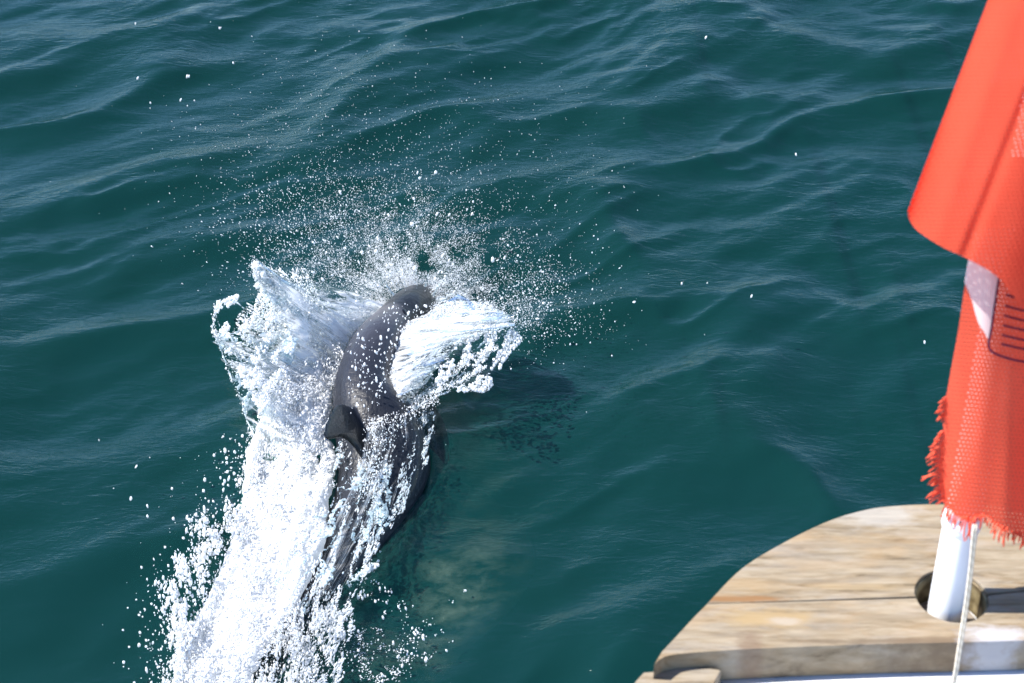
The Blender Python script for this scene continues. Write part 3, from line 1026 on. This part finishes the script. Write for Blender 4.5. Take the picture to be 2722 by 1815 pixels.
MASS = [(860, 850), (930, 830), (965, 840), (958, 868), (918, 925), (915, 985), (880, 1030), (876, 1080), (862, 1150), (884, 1220), (876, 1290),
        (862, 1330), (862, 1400), (842, 1480), (790, 1580), (720, 1680), (650, 1830), (470, 1830), (510, 1700), (560, 1600), (605, 1500), (640, 1400), (655, 1300), (668, 1200), (700, 1120), (745, 1030), (790, 950), (815, 890)]
RIGHT = [(1150, 812), (1230, 798), (1310, 812), (1350, 840), (1345, 868), (1285, 884), (1215, 905), (1165, 965), (1110, 1022), (1055, 1062), (1020, 1120), (985, 1150), (1000, 1095), (1032, 1035), (1040, 960), (1058, 895), (1085, 862), (1130, 850)]
LEFTV = [(566, 880), (640, 900), (720, 880), (790, 900), (770, 1000), (740, 1100), (690, 1200), (655, 1090), (610, 985)]

zr = lambda x, y: 0.17 + 0.10 * sstep(1050, 1350, x) + 0.02 * fbm(x / 40, y / 40, 2, 3)
zm = lambda x, y: 0.02 + 0.05 * fbm((x * 0.94 + y * 0.34) / 16, (y * 0.94 - x * 0.34) / 150, 3, 8) + 0.10 * sstep(1250, 950, y) * sstep(1000, 720, x) + 0.05 * fbm(x / 60, y / 60, 3, 4)
zl = lambda x, y: 0.04 + 0.22 * sstep(1150, 880, y)
sheet(RIGHT, 1800, zr, 0.0060, (0.44, 0.60), (30, 90), 0.9, 61)
sheet(LEFTV, 1700, zl, 0.0050, (0.50, 0.62), (24, 70), 0.7, 62)
sheet([(900, 1130), (1010, 1120), (1120, 1130), (1110, 1250), (1030, 1400), (930, 1500), (850, 1600), (790, 1640), (860, 1450), (880, 1300)], 1500, lambda x, y: 0.12 + 0 * x, 0.0045, (0.56, 0.68), (16, 60), 0.25, 63)

def grow(name, P, R, voxel, thr, mat, adapt=0.0, smooth=0, **props):
    me = bpy.data.meshes.new(name)
    me.vertices.add(len(P))
    me.vertices.foreach_set('co', np.asarray(P, np.float32).ravel())
    at = me.attributes.new('rad', 'FLOAT', 'POINT')
    at.data.foreach_set('value', np.asarray(R, np.float32))
    o = link(name, me, **props)
    ng = bpy.data.node_groups.new(name, 'GeometryNodeTree')
    ng.interface.new_socket('Geometry', in_out='INPUT', socket_type='NodeSocketGeometry')
    ng.interface.new_socket('Geometry', in_out='OUTPUT', socket_type='NodeSocketGeometry')
    gi, go = ng.nodes.new('NodeGroupInput'), ng.nodes.new('NodeGroupOutput')
    na = ng.nodes.new('GeometryNodeInputNamedAttribute'); na.data_type = 'FLOAT'; na.inputs['Name'].default_value = 'rad'
    mp = ng.nodes.new('GeometryNodeMeshToPoints')
    pv = ng.nodes.new('GeometryNodePointsToVolume'); pv.resolution_mode = 'VOXEL_SIZE'
    pv.inputs['Voxel Size'].default_value = voxel
    vm = ng.nodes.new('GeometryNodeVolumeToMesh'); vm.inputs['Threshold'].default_value = thr; vm.inputs['Adaptivity'].default_value = adapt
    ss = ng.nodes.new('GeometryNodeSetShadeSmooth')
    L = ng.links.new
    val = [s for s in na.outputs if s.enabled and s.name == 'Attribute'][0]
    L(gi.outputs[0], mp.inputs['Mesh']); L(val, mp.inputs['Radius'])
    L(mp.outputs[0], pv.inputs['Points']); L(val, pv.inputs['Radius'])
    L(pv.outputs[0], vm.inputs['Volume']); L(vm.outputs[0], ss.inputs[0]); L(ss.outputs[0], go.inputs[0])
    md = o.modifiers.new('g', 'NODES'); md.node_group = ng
    if smooth:
        sm = o.modifiers.new('s', 'SMOOTH'); sm.factor = 0.5; sm.iterations = smooth
    me = freeze(o)
    me.materials.clear(); me.materials.append(mat)
    print('GROWN', name, len(me.vertices), len(me.polygons))
    return o

grow('thrown_water', np.vstack(LP), np.concatenate(LR), 0.0036, 0.25, M_LIG, smooth=3, kind='stuff',
     label='glassy ropes and torn sheets of water thrown up on both sides of the dolphin', category='splash')

# ---- the foam bank
p = poly_pts(MASS, 15000, 0.93, (22, 140), 0.34, (0.30, 0.5), 70)
z = zm(p[:, 0], p[:, 1])
fp_ = PZ(p[:, 0], p[:, 1], z * RNG.uniform(0.6, 1.0, len(z)))
fr_ = RNG.uniform(0.011, 0.019, len(z))
grow('foam_bank', fp_, fr_, 0.006, 0.25, M_FOAM, smooth=5, kind='stuff', label='thick white foam heaped along the left side of the dolphin', category='foam')

# ---- thin films of water: curved sheets torn into streaks along the throw
def film_mat(name, su, sv, lo, hi, seed, far=0.75):
    m = NT(name)
    tc = m.n('ShaderNodeTexCoord')
    mp = m.n('ShaderNodeMapping', ins={'Scale': (su, sv, 1), 'Location': (seed, seed * 1.7, 0)})
    m.t.links.new(tc.outputs['UV'], mp.inputs[0])
    mp2 = m.n('ShaderNodeMapping', ins={'Scale': (su * 2.2, sv * 0.28, 1), 'Location': (seed + 5, 3, 0)})
    m.t.links.new(tc.outputs['UV'], mp2.inputs[0])
    st = m.noise(mp.outputs[0], 1.0, 5, 0.68, 0.5)
    bl = m.noise(mp2.outputs[0], 1.0, 4, 0.6, 1.2)
    sx = m.n('ShaderNodeSeparateXYZ'); m.set(sx, 0, tc.outputs['UV'])
    v = m.math('ADD', m.math('MULTIPLY', st, 0.62), m.math('MULTIPLY', bl, 0.38))
    # thinner and more torn the farther it has flown
    v = m.math('SUBTRACT', v, m.math('MULTIPLY', m.math('POWER', sx.outputs[0], 2.2), 0.16))
    a = m.ramp(v, [(lo, 0.0), ((lo + hi) / 2, 0.35), (hi, 1.0)])
    b = m.n('ShaderNodeBump', ins={'Strength': 0.5, 'Distance': 0.004, 'Height': v})
    p = m.n('ShaderNodeBsdfPrincipled', ins={'Base Color': (0.93, 0.95, 0.97, 1), 'Roughness': 0.25, 'Normal': b, 'IOR': 1.333})
    t = m.n('ShaderNodeBsdfTranslucent', ins={'Color': (0.93, 0.95, 0.97, 1)})
    w = m.n('ShaderNodeMixShader', ins={0: 0.52, 1: p, 2: t})
    c = m.n('ShaderNodeBsdfTransparent', ins={'Color': (0.93, 0.97, 0.97, 1)})
    g = m.n('ShaderNodeBsdfGlossy', ins={'Roughness': 0.06, 'Normal': b})
    fr = m.n('ShaderNodeFresnel', ins={'IOR': 1.333, 'Normal': b})
    inside = m.ramp(v, [(lo - 0.09, 0.0), (lo - 0.07, 1.0)])
    cl = m.n('ShaderNodeMixShader', ins={0: m.math('MULTIPLY', m.math('MULTIPLY', fr, far), inside), 1: c, 2: g})
    return m.done(m.n('ShaderNodeMixShader', ins={0: a, 1: cl, 2: w}))

def film(name, root, tip, mat, label, sag=0.03, wob=0.012, nu=60, nv=140, seed=0):
    A, B = smooth_path(root, nv), smooth_path(tip, nv)
    u = np.linspace(0, 1, nu)[None, :, None]
    P = A[:, None, :] * (1 - u) + B[:, None, :] * u
    v = np.linspace(0, 1, nv)[:, None] + 0 * u[..., 0]
    uu = u[..., 0] + 0 * v
    P[..., 2] += sag * np.sin(uu * math.pi) + wob * (fbm(uu * 3, v * 14, 3, 500 + seed) - 0.5) * 2 + 0.006 * np.sin(v * 60 + 3 * fbm(uu * 4, v * 5, 2, seed))
    P[..., 0] += 26 * (fbm(uu * 3 + 9, v * 9, 3, 520 + seed) - 0.5) * uu
    P[..., 1] += 60 * (fbm(v * 16, v * 0, 3, 540 + seed) - 0.5) * uu ** 2
    V = PZ(P[..., 0], P[..., 1], P[..., 2]).reshape(-1, 3)
    me = mesh_np(name, V, grid_faces(nv, nu), mat)
    uvgrid(me, np.stack([uu, v], -1).reshape(-1, 2))
    return link(name, me, kind='stuff', label=label, category='splash')

root_l = [(1030, 812, 0.14), (950, 870, 0.14), (905, 950, 0.12), (875, 1040, 0.10), (850, 1120, 0.08), (820, 1220, 0.05)]
tip_l = [(905, 775, 0.22), (760, 745, 0.33), (672, 694, 0.39), (700, 800, 0.33), (640, 880, 0.29), (566, 884, 0.28), (590, 950, 0.24), (625, 1040, 0.17), (668, 1160, 0.08)]
film('water_film', root_l, tip_l, film_mat('film_left', 1.6, 26, 0.395, 0.52, 1.0), 'torn bluish film of water thrown out left of the dolphin', seed=1)
root2 = [(1000, 830, 0.10), (925, 900, 0.10), (880, 1000, 0.08), (850, 1080, 0.07), (810, 1180, 0.04)]
tip2 = [(840, 795, 0.16), (735, 790, 0.22), (735, 850, 0.2), (700, 920, 0.18), (680, 1000, 0.14), (690, 1120, 0.06)]
film('water_film', root2, tip2, film_mat('film_left_inner', 1.4, 30, 0.35, 0.47, 4.0), 'denser white film of water close against the left side of the dolphin', seed=2)
root_r = [(1130, 835, 0.16), (1080, 862, 0.19), (1052, 930, 0.21), (1038, 1000, 0.20), (1020, 1060, 0.18), (985, 1140, 0.15)]
tip_r = [(1215, 788, 0.26), (1352, 835, 0.31), (1348, 868, 0.30), (1225, 905, 0.27), (1165, 962, 0.24), (1112, 1028, 0.2), (1050, 1105, 0.15)]
film('water_film', root_r, tip_r, film_mat('film_right', 1.8, 26, 0.40, 0.545, 8.0), 'bright white film of water arching off the right side of the dolphin', sag=0.02, seed=3)
# film sliding off the flank
root_f = [(975, 1150, 0.24), (950, 1260, 0.21), (895, 1380, 0.17), (850, 1500, 0.12), (790, 1620, 0.08)]
tip_f = [(1150, 1080, 0.19), (1160, 1180, 0.17), (1120, 1300, 0.13), (1040, 1420, 0.1), (940, 1560, 0.07)]
film('water_film', root_f, tip_f, film_mat('film_flank', 15, 3.0, 0.47, 0.66, 12.0, 0.0), 'broken film of water sliding off the dark flank of the dolphin', sag=0.0, wob=0.005, seed=4)

# ---- droplets
DC, DR, DS, MC, MR = [], [], [], [], []
DD = []
def add(px, py, z, r, st=None, src=None, rise=0.3):
    """src: the photo pixel the water was thrown from; the drops are drawn out along that flight"""
    c = PZ(px, py, z)
    DC.append(c)
    if src is None:
        d = np.tile(np.array([0.05, 0.3, 1.0]), (len(c), 1))
    else:
        d = c - PZ(src[0], src[1], 0.05)
        d /= np.linalg.norm(d, axis=1, keepdims=True) + 1e-6
        d[:, 2] = rise
    d = d / np.linalg.norm(d, axis=1, keepdims=True) + RNG.normal(0, 0.22, d.shape)
    DD.append(d)
    DR.append(np.broadcast_to(r, (len(px),)) * 1.0)
    DS.append(RNG.uniform(1.0, 1.9, len(px)) if st is None else st)

def rsize(n, lo, hi, p=3):
    return lo + (hi - lo) * RNG.random(n) ** p

# fine fan ahead of the head, thinning outwards in rays
n = 70000
ang = RNG.uniform(rad(-14), rad(200), n)
rays = sstep(0.32, 0.72, fbm(ang * 9, ang * 0, 3, 200)) * 0.5 + 0.5
keep = RNG.random(n) < rays
ang = ang[keep]; n = len(ang)
ext = np.interp(np.degrees(ang), [-14, 0, 20, 60, 100, 140, 170, 185, 200], [190, 190, 165, 140, 165, 210, 190, 110, 60])
r = 45 + np.abs(RNG.normal(size=n)) * ext * 0.85
x = 1090 + np.cos(ang) * r * 1.12; y = 805 - np.sin(ang) * r * 0.95
ok = (fbm(x / 45, y / 45, 3, 33) + RNG.uniform(-0.22, 0.22, n) > 0.42)
x, y, r = x[ok], y[ok], r[ok]
zf = 0.05 + np.clip(r / 500, 0, 1) * RNG.uniform(0.1, 0.75, len(x))
hard = RNG.random(len(x)) < 0.06
MC.append(PZ(x, y, zf)[~hard]); MR.append(rsize(int((~hard).sum()), 0.0007, 0.0021, 3))
add(x[hard], y[hard], zf[hard], rsize(int(hard.sum()), 0.0008, 0.0042, 6), RNG.uniform(1.2, 2.6, int(hard.sum())), (1095, 850), 0.9)
# wide thin scatter above
n = 1500
x = RNG.normal(1010, 270, n); y = 560 - np.abs(RNG.normal(0, 190, n))
MC.append(PZ(x, y, RNG.uniform(0.3, 0.9, n))); MR.append(rsize(n, 0.0009, 0.0022, 4))
n = 1500
x = RNG.normal(820, 130, n); y = RNG.normal(600, 75, n)
add(x, y, RNG.uniform(0.2, 0.6, n), rsize(n, 0.0008, 0.0026, 4), RNG.uniform(1.2, 2.6, n), (950, 900), 0.7)
n = 1700
t = np.abs(RNG.normal(0, 1, n)); x = 1300 + t * 110 + RNG.normal(0, 40, n); y = 830 - t * 25 + RNG.normal(0, 1, n) * (35 + 30 * t)
add(x, y, 0.25 + 0.1 * t * RNG.random(n), rsize(n, 0.0008, 0.0032, 5))
# a few large drops
big = [(1100, 528), (1000, 668), (1095, 595), (962, 670), (1116, 473), (1102, 712), (1158, 458), (1310, 690), (680, 700), (705, 735)]
b = np.array(big, float)
add(b[:, 0], b[:, 1], np.full(len(b), 0.35), RNG.uniform(0.005, 0.0075, len(b)))
# upper-left drops high in the air
hi_ = [(360, 62), (366, 207), (400, 273), (480, 265), (498, 281), (517, 267), (497, 203), (502, 203), (587, 73), (584, 75), (620, 167), (263, 1170), (348, 1325), (392, 1345), (392, 1372), (362, 1240), (2458, 910), (1812, 753), (1880, 752), (1998, 787), (2116, 410), (1876, 100)]
b = np.array(hi_, float)
add(b[:, 0], b[:, 1], np.full(len(b), 0.25), RNG.uniform(0.0022, 0.0042, len(b)), RNG.uniform(1.8, 2.6, len(b)))
# veil either side of the upper body
n = 24000
th = rad(118) + RNG.beta(1.3, 1.6, n) * rad(95)          # rays thrown out to the left of the body
rr_ = RNG.random(n) ** 0.75
reach = np.interp(np.degrees(th), [118, 130, 138, 146, 160, 180, 213], [270, 300, 372, 300, 330, 340, 260])
w = sstep(0.36, 0.6, fbm(th * 22, rr_ * 3.0, 3, 300)) * (1 - 0.55 * rr_)
ok = RNG.random(n) < 0.15 + w
th, rr_, reach = th[ok], rr_[ok], reach[ok]; n = len(th)
x = 945 + np.cos(th) * rr_ * reach; y = 950 - np.sin(th) * rr_ * reach + 60 * (1 - rr_)
add(x, y, 0.09 + rr_ * 0.2 * RNG.uniform(0.4, 1.1, n), rsize(n, 0.0007, 0.0034, 3.5), RNG.uniform(1.5, 4.5, n), (960, 1010), 0.35)
n = 9000
p = poly_pts(RIGHT, n, 0.5, (20, 60), 0.9, (0.35, 0.55), 301)
add(p[:, 0] + RNG.normal(0, 7, n), p[:, 1] + RNG.normal(0, 7, n), zr(p[:, 0], p[:, 1]) + 0.02, rsize(n, 0.0007, 0.0030, 3), RNG.uniform(1.5, 4.5, n), (990, 1060), 0.3)
n = 2000
p = poly_pts([(1160, 960), (1220, 900), (1350, 860), (1390, 900), (1340, 960), (1300, 1040), (1230, 1040), (1150, 1040)], n, 1.0, (16, 40), 0.5, (0.5, 0.62), 302)
add(p[:, 0], p[:, 1], 0.15 + RNG.random(n) * 0.15, rsize(n, 0.0015, 0.0055, 3))
n = 2600
p = poly_pts([(575, 800), (640, 780), (700, 740), (760, 800), (780, 900), (760, 1010), (690, 1100), (640, 1000), (580, 900)], n, 1.0, (22, 40), 0.5, (0.48, 0.60), 303)
add(p[:, 0], p[:, 1], 0.10 + RNG.random(n) * 0.2, rsize(n, 0.0015, 0.0065, 3))
# over the foam bank and its edge
n = 19000
p = poly_pts(MASS, n, 0.9, (14, 90), 0.34, (0.42, 0.62), 304)
add(p[:, 0] + RNG.normal(0, 12, n) - 6, p[:, 1] + RNG.normal(0, 12, n), zm(p[:, 0], p[:, 1]) + RNG.uniform(0.0, 0.045, n), rsize(n, 0.0007, 0.0032, 3), RNG.uniform(1.6, 4.5, n), (560, 1900), 0.8)
# drops on the back
n = 260
p = poly_pts([(1050, 800), (1140, 810), (1140, 850), (1060, 900), (1045, 960), (1030, 1040), (990, 1100), (930, 1100), (915, 940), (960, 870)], n)
add(p[:, 0], p[:, 1], 0.27 + RNG.random(n) * 0.08, rsize(n, 0.0010, 0.0042, 2.5), RNG.uniform(1.4, 2.6, n))
# lower left cluster
n = 4600
q = stroke([(680, 1240, 0.06, 18), (650, 1320, 0.06, 34), (590, 1400, 0.08, 60), (535, 1470, 0.10, 80), (505, 1560, 0.10, 75), (490, 1650, 0.1, 45), (485, 1740, 0.08, 45), (470, 1830, 0.06, 60)], n * 3)
w = sstep(0.36, 0.72, fbm(q[:, 0] / 30, q[:, 1] / 60, 3, 305))
q = q[RNG.random(len(q)) < w][:n]
add(q[:, 0], q[:, 1], q[:, 2] + RNG.random(len(q)) * 0.05, rsize(len(q), 0.0012, 0.0046, 3), RNG.uniform(1.4, 3.2, len(q)))
n = 500
q = stroke([(640, 1180, 0.06, 40), (560, 1400, 0.08, 150), (470, 1600, 0.10, 120), (440, 1800, 0.06, 90)], n)
add(q[:, 0], q[:, 1], q[:, 2], rsize(len(q), 0.0012, 0.005, 3))
# streaming off the flank and the tail
n = 6500
p = poly_pts([(880, 1120), (1060, 1100), (1150, 1090), (1190, 1180), (1110, 1260), (1090, 1340), (1000, 1480), (930, 1600), (960, 1700), (900, 1830), (600, 1830), (700, 1700), (790, 1560), (860, 1430), (880, 1250)], n, 1.0, (14, 75), 0.28, (0.50, 0.66), 306)
add(p[:, 0], p[:, 1], 0.07 + RNG.random(n) * 0.08, rsize(n, 0.0008, 0.0032, 3), RNG.uniform(1.8, 4.5, n), (820, 1700), 0.8)
n = 4500
p = poly_pts([(760, 1560), (860, 1520), (900, 1600), (920, 1700), (900, 1830), (640, 1830), (700, 1700)], n, 0.85, (22, 60), 0.25, (0.42, 0.6), 307)
add(p[:, 0], p[:, 1], 0.03 + RNG.random(n) * 0.05, rsize(n, 0.0008, 0.0034, 3), RNG.uniform(1.8, 4.5, n), (700, 1950), 0.8)
n = 500
q = stroke([(930, 1540, 0.05, 10), (970, 1520, 0.06, 8), (1005, 1495, 0.07, 8)], 90)
add(q[:, 0], q[:, 1], q[:, 2], rsize(len(q), 0.0025, 0.006, 2))
p = poly_pts([(900, 1480), (1010, 1440), (1050, 1600), (1240, 1560), (1230, 1700), (1050, 1830), (900, 1830)], 330, 1.0, (30, 30), 0, (0.5, 0.64), 308)
add(p[:, 0], p[:, 1], 0.02 + RNG.random(len(p)) * 0.03, rsize(len(p), 0.0010, 0.0042, 3), RNG.uniform(1.3, 2.6, len(p)))

# glitter of drops along the thrown ropes, the left spike and round the fin
for pts, k in (([(676, 700, 0.38, 9), (700, 735, 0.35, 16), (750, 775, 0.3, 26), (840, 820, 0.2, 34)], 3800),
               ([(690, 735, 0.36, 8), (720, 790, 0.3, 14), (770, 840, 0.24, 20)], 900),
               ([(700, 800, 0.27, 10), (690, 860, 0.25, 14), (740, 905, 0.22, 18), (790, 900, 0.2, 22)], 1100),
               ([(566, 880, 0.28, 5), (600, 915, 0.25, 8), (685, 1005, 0.17, 12), (760, 1110, 0.08, 16)], 700),
               ([(640, 885, 0.27, 8), (690, 930, 0.24, 18), (700, 990, 0.2, 22)], 700),
               ([(578, 806, 0.31, 4), (568, 860, 0.29, 5), (590, 930, 0.24, 6), (632, 1040, 0.15, 7), (686, 1210, 0.03, 9)], 450),
               ([(1322, 922, 0.30, 6), (1250, 955, 0.25, 10), (1150, 1030, 0.16, 14), (1020, 1120, 0.1, 14)], 900),
               ([(1288, 975, 0.29, 5), (1180, 1035, 0.21, 9), (1060, 1085, 0.14, 16), (980, 1160, 0.12, 22)], 1300),
               ([(980, 1110, 0.26, 14), (1000, 1200, 0.25, 24), (980, 1300, 0.2, 34)], 450),
               ([(1160, 1060, 0.2, 10), (1080, 1100, 0.2, 22), (1010, 1180, 0.2, 30), (960, 1280, 0.18, 30)], 900)):
    k = int(k * 0.75)
    q = stroke(pts, k, 1.3)
    add(q[:, 0], q[:, 1], q[:, 2], rsize(k, 0.0008, 0.0032, 3), RNG.uniform(1.2, 2.4, k))

n = 400
p = poly_pts([(930, 1690), (1000, 1660), (1080, 1680), (1130, 1720), (1060, 1800), (960, 1830)], n, 1.0, (26, 16), 0.4, (0.46, 0.62), 411)
xy = PZ(p[:, 0], p[:, 1], 0.0)
add(p[:, 0], p[:, 1], sea_height(xy[:, 0], xy[:, 1]) + 0.004, rsize(n, 0.0008, 0.0032, 3))
C = np.vstack(DC); R = np.concatenate(DR); S = np.concatenate(DS); DV = np.vstack(DD)
print('DROPS', len(C))
drops_mesh('spray_drops', C, R, M_DROP, S, DV, kind='stuff', label='white spray drops flying out around the diving dolphin', category='spray')
C = np.vstack(MC)
drops_mesh('fine_mist', C, np.concatenate(MR), M_MIST, RNG.uniform(1.0, 2.0, len(C)), np.tile([0.05, 0.3, 1.0], (len(C), 1)) + RNG.normal(0, 0.3, (len(C), 3)), kind='stuff',
           label='fine thin mist of tiny drops ahead of the dolphin', category='mist')

# ---- pale bubbly film spreading on the surface beside the tail
def make_foam_film():
    m = NT('bubbly_film')
    c = m.coords()
    st = m.noise(m.coords(scale=(1, 1.6, 1), rot=(0, 0, -0.6)), 7.0, 6, 0.62, 0.25)
    fi = m.noise(c, 60.0, 4, 0.7)
    tc = m.n('ShaderNodeTexCoord'); sx = m.n('ShaderNodeSeparateXYZ'); m.set(sx, 0, tc.outputs['UV'])
    edge = m.ramp(sx.outputs[0], [(0.0, 0.0), (0.85, 1.0)])
    v = m.math('MULTIPLY', m.ramp(st, [(0.44, 0.0), (0.70, 1.0)]), m.ramp(fi, [(0.30, 0.45), (0.7, 1.0)]))
    a = m.math('MULTIPLY', m.math('MULTIPLY', v, edge), 0.22)
    d = m.n('ShaderNodeBsdfDiffuse', ins={'Color': (0.22, 0.31, 0.245, 1)})
    t = m.n('ShaderNodeBsdfTransparent')
    m.done(m.n('ShaderNodeMixShader', ins={0: a, 1: t, 2: d}))
    rim = smooth_path([(1040, 1640), (1060, 1480), (1090, 1340), (1220, 1290), (1380, 1390), (1420, 1530), (1330, 1660), (1230, 1740), (1120, 1860), (940, 1880), (890, 1780)], 90, closed=True)
    cen = np.array([1190.0, 1590.0])
    u = np.linspace(0, 1, 40)[:, None, None]
    P = rim[None] * (1 - u) + cen * u
    W = PZ(P[..., 0], P[..., 1], 0.0)
    W[..., 2] = sea_height(W[..., 0], W[..., 1]) + 0.004
    me = mesh_np('bubbly_film', W.reshape(-1, 3), grid_faces(40, 90, wrap=True), m.m)
    uvgrid(me, np.stack(np.broadcast_arrays(u[..., 0], np.zeros((1, 90))), -1).reshape(-1, 2))
    link('bubbly_film', me, kind='stuff', label='pale bubbly film on the water beside the tail', category='foam')

make_foam_film()
